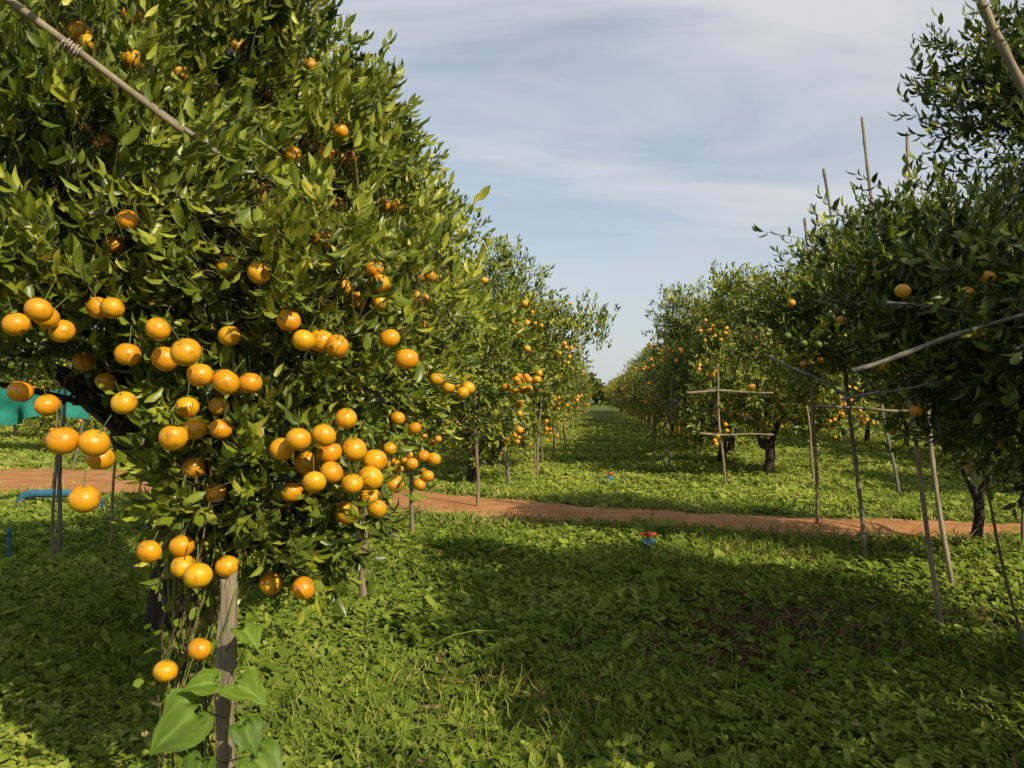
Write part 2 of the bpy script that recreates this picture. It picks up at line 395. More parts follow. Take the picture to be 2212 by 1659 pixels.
# ------------------------------------------------------------------ the big fruit-laden tree
NEAR = [
(-.913,1.75,1.406),(-.982,1.75,1.411),(-.950,1.85,1.365),(-.933,1.75,1.284),(-1.079,1.82,1.705),(-1.12,1.92,1.70),(-1.18,1.9,1.68),
(-1.11,1.97,1.67),(-1.26,2.05,1.522),(-1.19,2.05,1.487),(-.970,2.0,1.493),(-1.052,2.1,1.742),(-1.115,2.15,1.748),(-1.01,2.1,1.62),
(-.886,2.0,1.678),(-.796,1.95,1.617),(-.912,2.1,1.608),(-.799,2.05,1.564),(-.733,2.05,1.546),(-.721,2.2,1.547),(-.778,2.2,1.677),
(-.587,2.1,1.709),(-.548,2.1,1.657),(-.530,2.22,1.664),(-.482,2.2,1.649),(-.368,2.4,1.685),(-.310,2.35,1.62),(-.698,2.2,1.85),
(-.856,2.4,1.90),(-.888,2.1,1.402),(-.871,2.2,1.421),(-.800,2.2,1.42),(-.901,2.22,1.48),(-.858,2.35,1.481),(-.914,2.3,1.306),
(-.617,2.15,1.368),(-.560,2.1,1.397),(-.505,2.15,1.405),(-.456,2.2,1.45),(-.513,2.25,1.355),(-.454,2.3,1.359),(-.518,2.1,1.285),
(-.500,2.22,1.30),(-.587,2.3,1.319),(-.631,2.3,1.235),(-.438,2.2,1.27),(-.407,2.3,1.275),(-.403,2.35,1.322),(-.381,2.6,1.228),
(-.485,2.35,1.17),(-.413,2.45,1.168),(-.443,2.5,1.195),(-.570,2.2,.985),(-.690,2.3,.975),(-.85,2.3,1.235),(-.949,2.1,1.104),
(-.905,2.2,1.10),(-.84,2.15,1.03),(-.90,2.2,1.045),(-.78,2.2,1.045),(-.946,2.2,.76),(-.853,2.2,.82),(-1.318,2.6,1.559),(-1.394,2.6,1.626),
(-1.279,2.4,2.578),(-1.362,2.5,2.66),(-1.143,2.4,2.526),(-1.25,2.6,2.76),(-.889,3.5,2.976),(-1.35,3.9,3.24),(-1.5,3.6,2.98),
(-1.06,3.4,2.80),(-1.341,2.6,2.341),(-1.49,2.8,2.446),(-.75,3.7,2.63),(-.73,3.7,2.55),(-.80,3.7,2.62),(-.95,3.0,2.30),
(-1.10,3.0,2.15),(-.76,3.5,2.36),(-.55,3.8,2.43),(-.61,3.8,2.43),(-.94,3.7,2.69),(-.57,2.7,1.88),(-.54,2.8,1.85),
(-.46,4.0,2.12),(-.41,4.0,2.12),(-.45,3.7,1.37),(-.42,3.8,1.235),(-.37,3.8,1.22),(-.44,3.8,1.10),(-.40,3.8,1.14),
(-.47,3.75,1.2),(-.36,3.8,1.60),(-.31,3.9,1.56),(-.24,3.9,1.535),(-.22,4.0,1.56),(-.97,3.0,2.27),(-.55,3.6,1.28),(-.50,3.5,1.42),
(-.227,6.6,2.49),(.1,7.0,1.68),(.15,7.0,1.6),(.09,7.1,1.58),(-1.0,2.7,1.95),(-.35,3.2,1.9),(-.62,2.6,2.02),(-1.15,2.3,1.95)]
GREEN = [(-.605,3.6,2.573),(-.557,3.6,2.563),(2.24,6.5,2.02),(2.37,6.5,1.96),(2.49,6.5,1.95)]
RIGHT = [(1.47,3.0,1.91),(1.71,3.0,1.90),(1.74,3.0,1.757),(1.78,3.0,1.71),(1.79,3.0,1.96),(1.87,4.0,1.94),(1.90,4.6,1.96),(2.0,4.6,1.96),
         (1.72,3.7,1.66),(1.91,3.9,1.53),(2.1,4.0,1.6),(2.0,3.7,1.58),(1.95,3.8,1.48),(1.82,3.6,1.45),(2.4,4.4,1.5),(1.86,6.2,1.6)]
TB = np.array([-2.25, 5.2, 0.0])
def zmin_near(p):
    t = np.clip((-.95 - p[:, 0]) / .3, 0, 1)
    r = np.clip((p[:, 0] + .72) / .15, 0, 1)
    back = np.clip((p[:, 1] - 2.9) / .6, 0, 1)
    return 1.26 + .12 * back + (.22 - .1 * back) * r + t * (.38 - .1 * back) + .07 * np.sin(p[:, 0] * 9 + p[:, 1] * 5)
rng = np.random.default_rng(42)
nb = [((-2.1, 4.4, 2.25), (1.42, 1.9, 1.6), 6), ((-.78, 2.75, 1.75), (.46, .6, .42), 2.0), ((-1.4, 2.45, 1.98), (.5, .45, .42), 1.6),
      ((-1.55, 2.95, 2.7), (.65, .65, .55), 1.6), ((-1.1, 3.3, 2.25), (.6, .65, .55), 1.5), ((-.72, 4.1, 1.95), (.36, .7, .6), 1.3), ((-1.1, 4.2, 2.75), (.45, .5, .45), 1.0),
      ((-2.2, 4.5, 3.6), (.85, .8, .6), 1.0), ((-1.55, 4.2, 3.3), (.52, .5, .45), .9)]
P1, D1, cp1, cn1 = gen_twigs(rng, nb, zmin_near, 255, 14500, .12, .105, up=.62)
nb2 = [((-.78, 2.4, 1.25), (.22, .2, .2), 2), ((-.58, 2.42, 1.18), (.16, .16, .16), .9), ((-.92, 2.4, 1.15), (.08, .1, .14), .5)]
P2, D2, cp2, cn2 = gen_twigs(rng, nb2, lambda p: p[:, 2] * 0 + 1.03, 24, 520, .3, .05, up=.3)
P = np.concatenate([P1, P2]); D = np.concatenate([D1, D2])
far = (P[:, 1] > 5.2) | (P[:, 0] < -2.8)
keep = ~far | (rng.random(len(P)) < .5); P = P[keep]; D = D[keep]
(B, LD, WV, LN, WD, TN), TL = twig_leaves(rng, P, D, 9, .155, .061, .0245)
poleA = (np.array([-1.40, 1.79, 2.60]), np.array([-.87, 2.10, 2.21]))
poleB = (np.array([-1.30, 2.02, 2.535]), np.array([-.78, 2.27, 2.16]))
EXTRA = []
cand = [i for i in range(len(cp1)) if cp1[i][1] < 4.6 and cn1[i] @ (CAM - cp1[i]) > .25 * np.linalg.norm(CAM - cp1[i]) and cp1[i][2] > 1.7 and cp1[i][0] / cp1[i][1] > -.62]
rng2 = np.random.default_rng(15); rng2.shuffle(cand)
for i in cand[:26]:
    for _ in range(int(rng2.integers(1, 4))):
        q = cp1[i] + cn1[i] * rng2.uniform(.08, .16) + rng2.normal(size=3) * .05 - np.array([0, 0, .04])
        EXTRA.append(tuple(q))
EXTRA = EXTRA[:36]
obst = [(np.array(q), .036, 1.3 if q[2] < 1.9 else 2.2, (.78 if 4 <= i <= 9 else .95) if i % 4 else .8) for i, q in enumerate(NEAR)]
obst += [(np.array(q), .036, 1.8, .68) for q in EXTRA]
obst += [(poleA[0] + (poleA[1] - poleA[0]) * t, .010, 1., .95) for t in np.linspace(0, .74, 24)]
obst += [(poleB[0] + (poleB[1] - poleB[0]) * t, .002, 1., .8) for t in np.linspace(.1, .45, 9)]
ctr = B + LD * (LN * .5)[:, None]
rem = np.zeros(len(B), bool)
hide = rng.random(len(B))
for i, (q, r, back, pr) in enumerate(obst):
    dv = nrm((q - CAM)[None])[0]
    v = ctr - q; t = v @ dv; d = np.linalg.norm(v - t[:, None] * dv, axis=1)
    rem |= (d < r + .012) & (t < .02) & (t > -back) & (hide < pr)
    rem |= np.linalg.norm(v, axis=1) < r + .004
rem |= (np.linalg.norm(ctr - CAM, axis=1) < 1.45)
k = ~rem
crown = leaf_mesh('crown', B[k] - TB, LD[k], WV[k], LN[k], WD[k], TN[k], T_FINE, M_LEAF)
trunk = trunk_mesh('trunk', rng, np.concatenate([cp1, cp2]) - TB, r0=.1, nl=90, stems=4)
E = bpy.data.objects.new('orange_tree', None); col.objects.link(E); E.location = TB
tag(E, 'large orange tree heavy with ripe fruit bunches beside wooden stake', 'tree', 'orange trees planted in orchard rows')
make_obj('trunk', trunk, E); make_obj('crown', crown, E)
tk = np.linalg.norm(P - CAM, axis=1) > 1.7
make_obj('twigs', twig_mesh('twigs', P[tk] - TB, D[tk], TL[tk], rng, .003), E)

# ------------------------------------------------------------------ fruit
def orange_mesh(seed, peel):
    rg = random.Random(seed); bm = bmesh.new()
    bmesh.ops.create_uvsphere(bm, u_segments=24, v_segments=16, radius=.035)
    ph = rg.uniform(0, 6)
    for v in bm.verts:
        x, y, z = v.co; r = math.hypot(x, y)
        z *= .9; top = max(0, 1 - r / .014)
        if z > 0: z -= .0045 * top * top
        else: z += .003 * top
        a = math.atan2(y, x); k = 1 + .015 * math.cos(2 * a + ph) + .01 * math.cos(5 * a + ph)
        v.co = (x * k, y * k, z)
    for f in bm.faces: f.smooth = True
    zt = .0278; c = bm.verts.new((0, 0, zt + .002)); ring = []
    for i in range(10):
        r = .0055 if i % 2 == 0 else .0028; a = i * math.pi / 5
        ring.append(bm.verts.new((math.cos(a) * r, math.sin(a) * r, zt + .0006)))
    for i in range(10):
        f = bm.faces.new((c, ring[i], ring[(i + 1) % 10])); f.material_index = 1
    pr = None
    for j, (dx, z, r) in enumerate(((0, zt, .0016), (.002, zt + .012, .0013), (.006, zt + .05, .0014))):
        cr = [bm.verts.new((dx + math.cos(i * 1.2566) * r, math.sin(i * 1.2566) * r, z)) for i in range(5)]
        if pr:
            for i in range(5):
                f = bm.faces.new((pr[i], pr[(i + 1) % 5], cr[(i + 1) % 5], cr[i])); f.material_index = 1
        pr = cr
    me = bpy.data.meshes.new('orange'); bm.to_mesh(me); bm.free()
    me.materials.append(peel); me.materials.append(M_STEM); return me
OM = [orange_mesh(i, M_OR) for i in range(3)]; GM = orange_mesh(9, M_GR)
nind = 0
def put_orange(p, me, sc, label, name='orange'):
    global nind
    o = bpy.data.objects.new(name, me); col.objects.link(o); o.location = p
    o.rotation_euler = (random.gauss(0, .35), random.gauss(0, .35), random.uniform(0, 6.28)); o.scale = (sc,) * 3
    tag(o, label, 'fruit', 'oranges hanging in the orchard trees'); nind += 1
for i, q in enumerate(NEAR):
    sc = random.uniform(.86, 1.08)
    if 4 <= i <= 12: sc = .88
    put_orange(q, OM[i % 3], sc, 'ripe speckled orange hanging low on the tree' if q[2] < 1.5 else 'ripe orange hanging among glossy green leaves')
for i, q in enumerate(EXTRA): put_orange(q, OM[i % 3], random.uniform(.8, .98), 'ripe orange hanging among glossy green leaves')
for q in GREEN: put_orange(q, GM, .95, 'unripe green orange hanging among leaves')
for i, q in enumerate(RIGHT): put_orange(q, OM[i % 3], .82, 'shaded ripe orange under a dark leafy crown')
def visible_score(item):
    w, o = item
    if w[1] < 2: return 1e9
    if abs(w[0] / w[1]) > .63: return 1e9
    facing = (o @ w[:2]) / (np.linalg.norm(o) * np.linalg.norm(w[:2]) + 1e-6)
    return w[1] + (200 if facing > -.1 else 0)
ALL_FRUIT.sort(key=visible_score)
cut = 298 - nind
for i, (w, o) in enumerate(ALL_FRUIT[:cut]):
    put_orange(w, OM[i % 3], random.uniform(.85, 1.05), 'small ripe orange on a sunlit orchard tree')
rest = np.array([w for w, o in ALL_FRUIT[cut:]])
bm = bmesh.new(); bmesh.ops.create_icosphere(bm, subdivisions=1, radius=.043)
tv = np.array([v.co[:] for v in bm.verts]); tf = [tuple(v.index for v in f.verts) for f in bm.faces]; bm.free()
V = rest[:, None, :] + tv[None]
me = np_mesh('oranges', V, tf, len(rest), len(tv), M_OR)
me.polygons.foreach_set('use_smooth', [True] * len(me.polygons))
o = make_obj('oranges', me); tag(o, 'many small ripe oranges scattered over distant orchard trees', 'fruit', None, 'stuff')

# ------------------------------------------------------------------ bamboo poles
def bamboo(p0, p1, r, label, mat=M_BAMBOO, name='bamboo_pole', seed=0, bend=.012, taper=.7, group='bamboo props under the orange trees'):
    rg = random.Random(seed * 17 + 5); p0 = Vector(p0); p1 = Vector(p1); d = p1 - p0; L = d.length
    n = max(8, int(L / .06)); pts = []; rad = []
    a = d.cross(Vector((.3, .8, .2))).normalized(); b = d.normalized().cross(a)
    f1, f2 = rg.uniform(-1, 1), rg.uniform(-1, 1); node = rg.uniform(.16, .24); ph = rg.random() * 6
    for i in range(n + 1):
        t = i / n
        w = a * (f1 * math.sin(t * 3.14) + .4 * math.sin(t * 9 + ph)) + b * (f2 * math.sin(t * 3.14) + .4 * math.cos(t * 8 + ph))
        pts.append(d * t + w * bend * L); k = (t * L / node) % 1
        rad.append(r * (1 - (1 - taper) * t) * (1.22 if k < .06 / node * .9 and n > 12 else 1))
    mb = MB(); mb.tube(pts, rad, 8); me = mb.mesh(name, [mat])
    o = make_obj(name, me, loc=p0); tag(o, label, 'pole', group)
    return o
LB = 'thin weathered bamboo pole standing in the weeds'
PO = [
((-1.07, 5.8, -.03), (-1.0, 5.6, 1.5), .03), ((-1.05, 8.6, -.03), (-1.1, 8.5, 1.6), .026), ((-.47, 11.0, -.03), (-.52, 10.9, 1.75), .026),
((-.05, 13.9, -.03), (-.2, 13.8, 1.7), .035), ((-1.0, 15.6, -.03), (-1.02, 15.6, 1.3), .028),
((3.56, 9.4, -.03), (3.45, 9.4, 3.65), .02), ((3.24, 7.4, -.03), (3.14, 8.0, 3.82), .019), ((3.40, 6.2, -.03), (3.72, 7.45, 4.0), .019),
((2.81, 5.2, -.03), (2.85, 6.5, 3.82), .016), ((5.1, 8.0, -.03), (5.1, 8.0, 1.6), .018), ((2.95, 4.6, -.03), (2.6, 4.6, 1.5), .009),
((3.87, 3.94, -.03), (2.14, 3.8, 3.7), .028), ((6.1, 12.6, -.03), (5.8, 12.6, 1.5), .028), ((7.6, 13.2, -.03), (7.5, 13.2, 1.6), .03),
((3.78, 14.2, -.03), (3.64, 14.2, 2.15), .024), ((3.4, 17.4, -.03), (3.5, 17.4, 2.5), .03), ((3.3, 18.5, -.03), (3.3, 18.4, 2.1), .025),
((5.3, 14.1, -.03), (5.2, 14.1, 1.4), .022), ((-4.24, 7.5, -.03), (-4.2, 7.5, 1.7), .02), ((-4.0, 7.0, -.03), (-3.95, 7.0, 1.7), .013),
((-6.6, 11.5, -.03), (-6.5, 11.5, 1.6), .022), ((-9.7, 17.7, -.03), (-9.3, 17.7, 1.7), .03), ((-4.2, 8.4, -.03), (-4.15, 8.4, 1.6), .016),
((-8.9, 17.8, -.03), (-9.2, 17.8, 1.5), .025), ((-5.2, 11.2, -.03), (-5.1, 11.2, 1.6), .02), ((-3.3, 9.0, -.03), (-3.2, 9.0, 1.5), .02)]
for i, (a, b, r) in enumerate(PO):
    bamboo(a, b, r, LB if r < .029 else 'stout pale bamboo pole leaning into the tree crown', M_BAMBOO if i % 3 or i == 0 else M_GREYB, seed=i)
LH = 'horizontal bamboo rail lashed between upright poles'
HO = [((1.19, 2.80, 1.61), (2.15, 2.92, 1.93), .009), ((1.1, 3.45, 1.69), (1.46, 3.45, 1.52), .007), ((1.42, 3.45, 1.50), (1.95, 3.4, 1.60), .007),
      ((1.45, 3.1, 1.875), (2.3, 3.2, 1.86), .006), ((3.1, 14.25, 1.64), (4.6, 14.1, 1.62), .024), ((3.3, 14.1, .9), (4.6, 14.05, .9), .02),
      ((3.4, 17.3, 1.5), (4.3, 14.4, 1.2), .02), ((2.2, 3.3, 2.5), (3.2, 3.5, 2.85), .014), ((2.4, 6.3, 1.46), (3.3, 6.3, 1.42), .013)]
for i, (a, b, r) in enumerate(HO): bamboo(a, b, r, LH, M_BAMBOO if i > 3 else M_GREYB, seed=50 + i, bend=.022)
rg = random.Random(5); k = 0
y = 15.0
while y < 42:
    for s, bx in ((-1, -.9), (1, 2.6)):
        x = bx + .1 * y + rg.uniform(-.25, .35) * s
        if s > 0 and y < 19: continue
        yy = y + rg.uniform(-.6, .6)
        bamboo((x, yy, -.03), (x + rg.uniform(-.15, .15), yy, rg.uniform(1.2, 1.7)), .022, LB, M_BAMBOO, seed=80 + k); k += 1
    y += 1.9
pa = bamboo(poleA[0], poleA[1], .011, 'grey bamboo pole slanting down into the leaves, tied with string', M_BAMBOO, seed=71, bend=.004, taper=.85)
bamboo(poleB[0], poleB[1], .009, 'thin grey bamboo pole slanting beneath another', M_GREYB, seed=72, bend=.004, taper=.85)
mb = MB(); c0 = Vector((poleA[1] - poleA[0]) * .55); ax = Vector(poleA[1] - poleA[0]).normalized()
a = ax.cross(Vector((0, 0, 1))).normalized(); b = ax.cross(a)
pts = [c0 + ax * (.0022 * i / 3) + (a * math.cos(i * .6) + b * math.sin(i * .6)) * (.0135 + .002 * math.sin(i)) for i in range(60)]
pts += [pts[-1] + Vector((.004 * i, 0, -.008 * i)) for i in range(1, 5)]
mb.tube(pts, [.0022] * len(pts), 5)
make_obj('string_tie', mb.mesh('string_tie', [M_STRING]), pa)

# ------------------------------------------------------------------ near wooden stake
bm = bmesh.new(); rg = random.Random(3); rings = []
for i in range(15):
    z = -.05 + 1.07 * i / 14; w = .022 + .003 * math.sin(i * 1.3)
    r = []
    for (sx, sy) in ((-1, -.8), (-.3, -1), (.5, -.9), (1, -.5), (.9, .7), (.1, .9), (-.9, .7)):
        zz = z + (rg.uniform(-.02, .015) if i == 14 else 0)
        r.append(bm.verts.new((sx * w + .006 * math.sin(i * .5) + rg.uniform(-.0015, .0015), sy * w + rg.uniform(-.0015, .0015), zz)))
    rings.append(r)
for i in range(14):
    for k in range(7): bm.faces.new((rings[i][k], rings[i][(k + 1) % 7], rings[i + 1][(k + 1) % 7], rings[i + 1][k]))
bm.faces.new(rings[-1])
me = bpy.data.meshes.new('wooden_stake'); bm.to_mesh(me); bm.free(); me.materials.append(M_STAKE)
o = make_obj('wooden_stake', me, loc=(-.775, 2.2, 0)); tag(o, 'rough split wooden stake with broken top wrapped by vine', 'stake')

vine = bpy.data.objects.new('climbing_vine', None); col.objects.link(vine); vine.location = (-.775, 2.12, 0)
tag(vine, 'climbing weed with big heart-shaped leaves around the stake', 'plant')
mb = MB(); pts = []
for i in range(90):
    t = i / 89; an = t * 14
    pts.append(Vector((math.cos(an) * (.034 + .012 * math.sin(t * 20)), .08 + math.sin(an) * .034, t * 1.12)))
mb.tube(pts, [.0028] * 90, 5)
rg = random.Random(12)
for i in range(7):
    x0 = rg.uniform(-.12, .08); ph = rg.random() * 6; h0 = rg.uniform(.55, 1.0)
    mb.tube([Vector((x0 + .035 * math.sin(j * .7 + ph) + .01 * j * (1 if i % 2 else -1) * .5, .05 + .03 * math.cos(j * .6 + ph), h0 * j / 13)) for j in range(14)], [.0018] * 14, 4)
TONES = []
def heart(bm, c, direc, up, s, tb=0.):
    d = Vector(direc).normalized(); n = Vector(up); w = d.cross(n).normalized(); n = w.cross(d).normalized()
    if n.dot(Vector(up)) < 0: n = -n
    out = [(-.16, 0), (-.25, .16), (-.27, .34), (-.16, .50), (.04, .58), (.25, .54), (.45, .43), (.64, .28), (.82, .13), (1.0, 0)]
    NR = 8; ph = s * 977 + c[0] * 31
    for sg in (1, -1):
        g = []
        for i, (x, y) in enumerate(out):
            row = []
            x = x + .03 * math.sin(i * 2.1 + ph * sg); y = y * (1 + .07 * math.sin(i * 1.7 + ph + sg))
            for k in range(NR):
                f = k / (NR - 1); xx = (x if i > 2 else 0) * (1 - f) + x * f; yy = y * f
                ve = math.cos((xx * 6.5 - yy * 5) * 2 * math.pi / 1.4)
                z = .34 * abs(yy) * (1 - .9 * abs(yy)) - .26 * xx * xx + .02 * ve * f + .05 * math.sin(x * 8 + ph + sg) * f * f
                row.append(bm.verts.new(Vector(c) + d * xx * s + w * (yy * sg) * s + n * z * s))
                TONES.append(min(1, max(0, tb + (.9 if f == 0 else (.6 if ve > .75 else .36 + .1 * math.sin(xx * 23 + yy * 31 + ph))))))
            g.append(row)
        for i in range(len(out) - 1):
            for k in range(NR - 1):
                q = [g[i][k], g[i + 1][k], g[i + 1][k + 1], g[i][k + 1]]
                bm.faces.new(q if sg > 0 else q[::-1])
bm = bmesh.new(); base = Vector((-.775, 2.12, 0))
HL = [((-.79, 2.0, .72), (-.7, -.3, -.5), (.1, -.7, .65), .135, 0), ((-.75, 2.02, .79), (-.95, -.3, .05), (.0, -.45, .85), .08, .1), ((-.69, 2.03, .78), (.85, -.4, -.15), (.15, -.45, .85), .09, .12),
      ((-.70, 2.1, .90), (.7, -.5, -.35), (.35, -.3, .85), .075, .15), ((-.67, 2.02, .68), (.5, -.3, -.65), (.45, -.7, .5), .075, -.25), ((-.77, 2.0, .60), (-.25, -.4, -.8), (-.2, -.8, .5), .085, -.2),
      ((-.64, 2.02, .60), (.8, -.3, -.45), (.3, -.7, .6), .10, -.05), ((-.90, 2.04, .55), (-.5, -.4, -.6), (-.3, -.75, .5), .08, -.15), ((-.72, 1.98, .54), (.2, -.4, -.7), (.15, -.8, .5), .09, 0)]
for c, d, u, s, tb in HL:
    lc = Vector(c) - base; heart(bm, lc, d, u, s, tb)
    mb.tube([Vector((.0, .06, c[2] - .08)), (lc + Vector((0, .06, c[2] - .06))) * .5, lc], [.002, .0018, .0015], 5)
me = bpy.data.meshes.new('leaf'); bm.to_mesh(me); bm.free()
at = me.attributes.new('tone', 'FLOAT', 'POINT'); at.data.foreach_set('value', TONES)
me.materials.append(M_VINE)
for p in me.polygons: p.use_smooth = True
make_obj('heart_leaves', me, vine); make_obj('stem', mb.mesh('stem', [M_STEM]), vine)

mb = MB(); rg = random.Random(8)
for i in range(24):
    x0 = -.93 + rg.uniform(-.05, .06); y0 = 2.32 + rg.uniform(-.06, .06); z0 = rg.uniform(1.0, 1.45)
    pts = []; z1 = rg.uniform(.0, .5); n = 16; ph = rg.random() * 6
    for j in range(n):
        t = j / (n - 1)
        pts.append(Vector((x0 + .03 * math.sin(t * 9 + ph) + .05 * t * rg.uniform(-.4, .4), y0 + .03 * math.cos(t * 8 + ph), z0 + (z1 - z0) * t)))
    mb.tube(pts, [rg.uniform(.0015, .004)] * n, 5, mi=0 if i % 3 else 1)
cre = bpy.data.objects.new('dry_creeper', None); col.objects.link(cre); cre.location = (0, 0, 0)
tag(cre, 'tangle of dry brown creeper hanging from low branches', 'plant')
make_obj('stem', mb.mesh('dry_stem', [M_DRY, M_STEM]), cre)
r2 = np.random.default_rng(9); n = 420
Bc = np.stack([-.93 + r2.normal(size=n) * .045, 2.32 + r2.normal(size=n) * .05, r2.uniform(.25, 1.3, n)], 1)
ldc = nrm(r2.normal(size=(n, 3)) + np.array([0, -.3, -.2])); wc = nrm(np.cross(ldc, r2.normal(size=(n, 3))))
make_obj('leaves', leaf_mesh('creeper_leaves', Bc, ldc, wc, r2.uniform(.02, .045, n), r2.uniform(.012, .03, n), np.where(r2.random(n) < .3, .99, .5), T_ROUND, M_WEED), cre)

# ------------------------------------------------------------------ irrigation bits, nets
def sprinkler(x, y, s):
    e = bpy.data.objects.new('irrigation_valve', None); col.objects.link(e); e.location = (x, y, 0); e.scale = (s,) * 3
    tag(e, 'blue pipe riser with red valve handle in the grass', 'valve', 'irrigation valves in the grass aisle')
    mb = MB(); mb.tube([(0, 0, -.05), (0, 0, .1)], [.02, .02], 14); mb.tube([(0, 0, .06), (0, 0, .065), (0, 0, .115), (0, 0, .12)], [.02, .032, .032, .022], 14)
    mb.tube([(-.05, 0, .09), (-.045, 0, .09), (.045, 0, .09), (.05, 0, .09)], [.018, .024, .024, .018], 12)
    make_obj('riser_pipe', mb.mesh('riser_pipe', [M_BLUE]), e)
    mb = MB(); mb.tube([(0, 0, .118), (0, 0, .15)], [.012, .014], 10)
    mb.tube([(-.068, 0, .157), (-.06, 0, .158), (-.02, 0, .152), (.02, 0, .152), (.06, 0, .158), (.068, 0, .157)], [.006, .013, .011, .011, .013, .006], 8)
    mb.tube([(0, 0, .14), (0, 0, .145), (0, 0, .165), (0, 0, .17)], [.02, .026, .026, .02], 12)
    make_obj('valve_handle', mb.mesh('valve_handle', [M_RED]), e)
sprinkler(1.33, 7.83, 1.25); sprinkler(1.73, 14.2, 1.3)
def pipe(pts, r, label):
    mb = MB(); p0 = Vector(pts[0]); q = [Vector(p) - p0 for p in pts]
    mb.tube(q, [r] * len(q), 14)
    for i in (0, len(q) - 1):
        d = (q[1] - q[0]).normalized() if i == 0 else (q[-2] - q[-1]).normalized()
        mb.tube([q[i] - d * .004, q[i] + d * .07], [r * 1.18] * 2, 14)
    o = make_obj('water_pipe', mb.mesh('water_pipe', [M_BLUE]), loc=p0); tag(o, label, 'pipe')
pipe([(-6.75, 11.0, -.05), (-6.75, 11.0, .12), (-6.68, 11.0, .2), (-6.55, 11.0, .22), (-5.85, 11.0, .22), (-5.72, 11.0, .2), (-5.65, 11.0, .12), (-5.65, 11.0, -.05)], .055, 'thick blue water pipe arching low over the ground')
pipe([(5.3, 8.3, -.05), (5.3, 8.3, .28)], .016, 'short blue pipe riser sticking out of weeds')
pipe([(-4.7, 7.5, -.05), (-4.7, 7.5, .3)], .016, 'short blue pipe riser in shaded grass')
def net(x, y, z, w, h, seed, yaw=0.):
    n, m = 18, 10; vs = []; fs = []
    for j in range(m):
        for i in range(n):
            u = i / (n - 1); v = j / (m - 1)
            vs.append((w * u + .05 * math.sin(v * 7 + seed), .12 * math.sin(u * 17 + seed + v * 2) * (.3 + v), -h * v * (1 + .25 * math.sin(u * 6 + seed)) - .12 * math.sin(u * math.pi)))
    for j in range(m - 1):
        for i in range(n - 1): a = j * n + i; fs.append((a, a + 1, a + n + 1, a + n))
    me = bpy.data.meshes.new('shade_net'); me.from_pydata(vs, [], fs); me.materials.append(M_NET)
    for p in me.polygons: p.use_smooth = True
    o = make_obj('shade_net', me, loc=(x, y, z), rot=yaw); tag(o, 'draped teal shade net hung between orange trees', 'net', 'teal shade nets hung in the orchard')
net(-6.9, 10.4, 1.72, 1.3, .4, 1); net(-5.4, 10.6, 1.7, .6, .25, 2); net(8.0, 15.2, 2.25, 1.0, .4, 3)

# ------------------------------------------------------------------ ground, road
def grid_sheet(name, x0, x1, y0, y1, nx, ny, fn, mat):
    vs = []; fs = []
    for j in range(ny):
        for i in range(nx): vs.append(fn(x0 + (x1 - x0) * i / (nx - 1), y0 + (y1 - y0) * j / (ny - 1)))
    for j in range(ny - 1):
        for i in range(nx - 1): a = j * nx + i; fs.append((a, a + 1, a + nx + 1, a + nx))
    me = bpy.data.meshes.new(name); me.from_pydata(vs, [], fs); me.materials.append(mat)
    for p in me.polygons: p.use_smooth = True
    return make_obj(name, me)
g = grid_sheet('ground', -1500, 1500, -300, 2500, 3, 3, lambda x, y: (x, y, 0), M_GROUND)
tag(g, 'weedy orchard ground', None, None, 'structure')
def rf(x, v):
    hw = road_hw(x); e = .35 * noise.noise(Vector((x * .9, v * 2, 0))) + .25 * noise.noise(Vector((x * 3.5, v * 3, 5)))
    y = road_c(x) + v * hw + e * abs(v)
    rut = -.03 * math.exp(-((abs(v) - .45) / .18) ** 2)
    return (x, y, .004 + .05 * (1 - v * v) * .5 + max(0, .03 + rut) * (1 - abs(v)) + .02 * noise.noise(Vector((x * 2, y * 3, 0))) * (1 - abs(v)))
r = grid_sheet('dirt_road', -40, 30, -1, 1, 700, 21, rf, M_ROAD); tag(r, 'red dirt farm track crossing the orchard', None, None, 'structure')

# ------------------------------------------------------------------ ground vegetation
def patch(x, y, s=1.0, seed=0):
    return (np.sin(x * 1.7 * s + 1.3 * np.sin(y * 1.1 * s + seed)) + np.sin(y * 2.3 * s + 1.7 * np.sin(x * .9 * s + seed * 2)) + .6 * np.sin((x + y) * 4.1 * s + seed)) / 2.6
def spots(rng, n, y0, y1, tanw=.7, pad=1.2):
    y = np.exp(rng.uniform(math.log(y0), math.log(y1), n))
    x = rng.uniform(-1, 1, n) * (tanw * y + pad)
    d = np.abs(y - np.interp(x, RX, RYC) - .1 * np.sin(x * 1.3)) / np.interp(x, RX, RHW) + .34 * patch(x, y, 2.3, 3)
    ok = (d > 1.0) | ((d > .7) & (rng.random(n) < .35)) | ((d < -.02) & (rng.random(n) < .25)) | (rng.random(n) < .025)
    return x[ok], y[ok], d[ok]
rng = np.random.default_rng(77)
x, y, d = spots(rng, 175000, 2.2, 45)
pt = patch(x, y, 1, 1); hh = (.045 + .05 * np.clip(pt, -.6, 1)) * (1 + .02 * y)
bare = .85 * np.clip(1.15 - np.hypot((x - 1.4) / .9, (y - 4.9) / 1.5), 0, 1) + .7 * np.clip(.7 - np.hypot((x - .9) / .8, (y - 3.2) / .8), 0, 1)
ok = (rng.random(len(x)) < np.clip(.8 + .5 * pt, .35, 1)) & (rng.random(len(x)) > bare * .85); x, y, pt, hh, d = x[ok], y[ok], pt[ok], hh[ok], d[ok]
n = len(x); z = np.maximum(.008, hh * rng.uniform(.2, 1.3, n)); z = np.where(d < 1.0, z * .3, z)
tilt = nrm(np.stack([rng.normal(size=n) * .45, rng.normal(size=n) * .45, np.ones(n)], 1) + SUNV * .6)
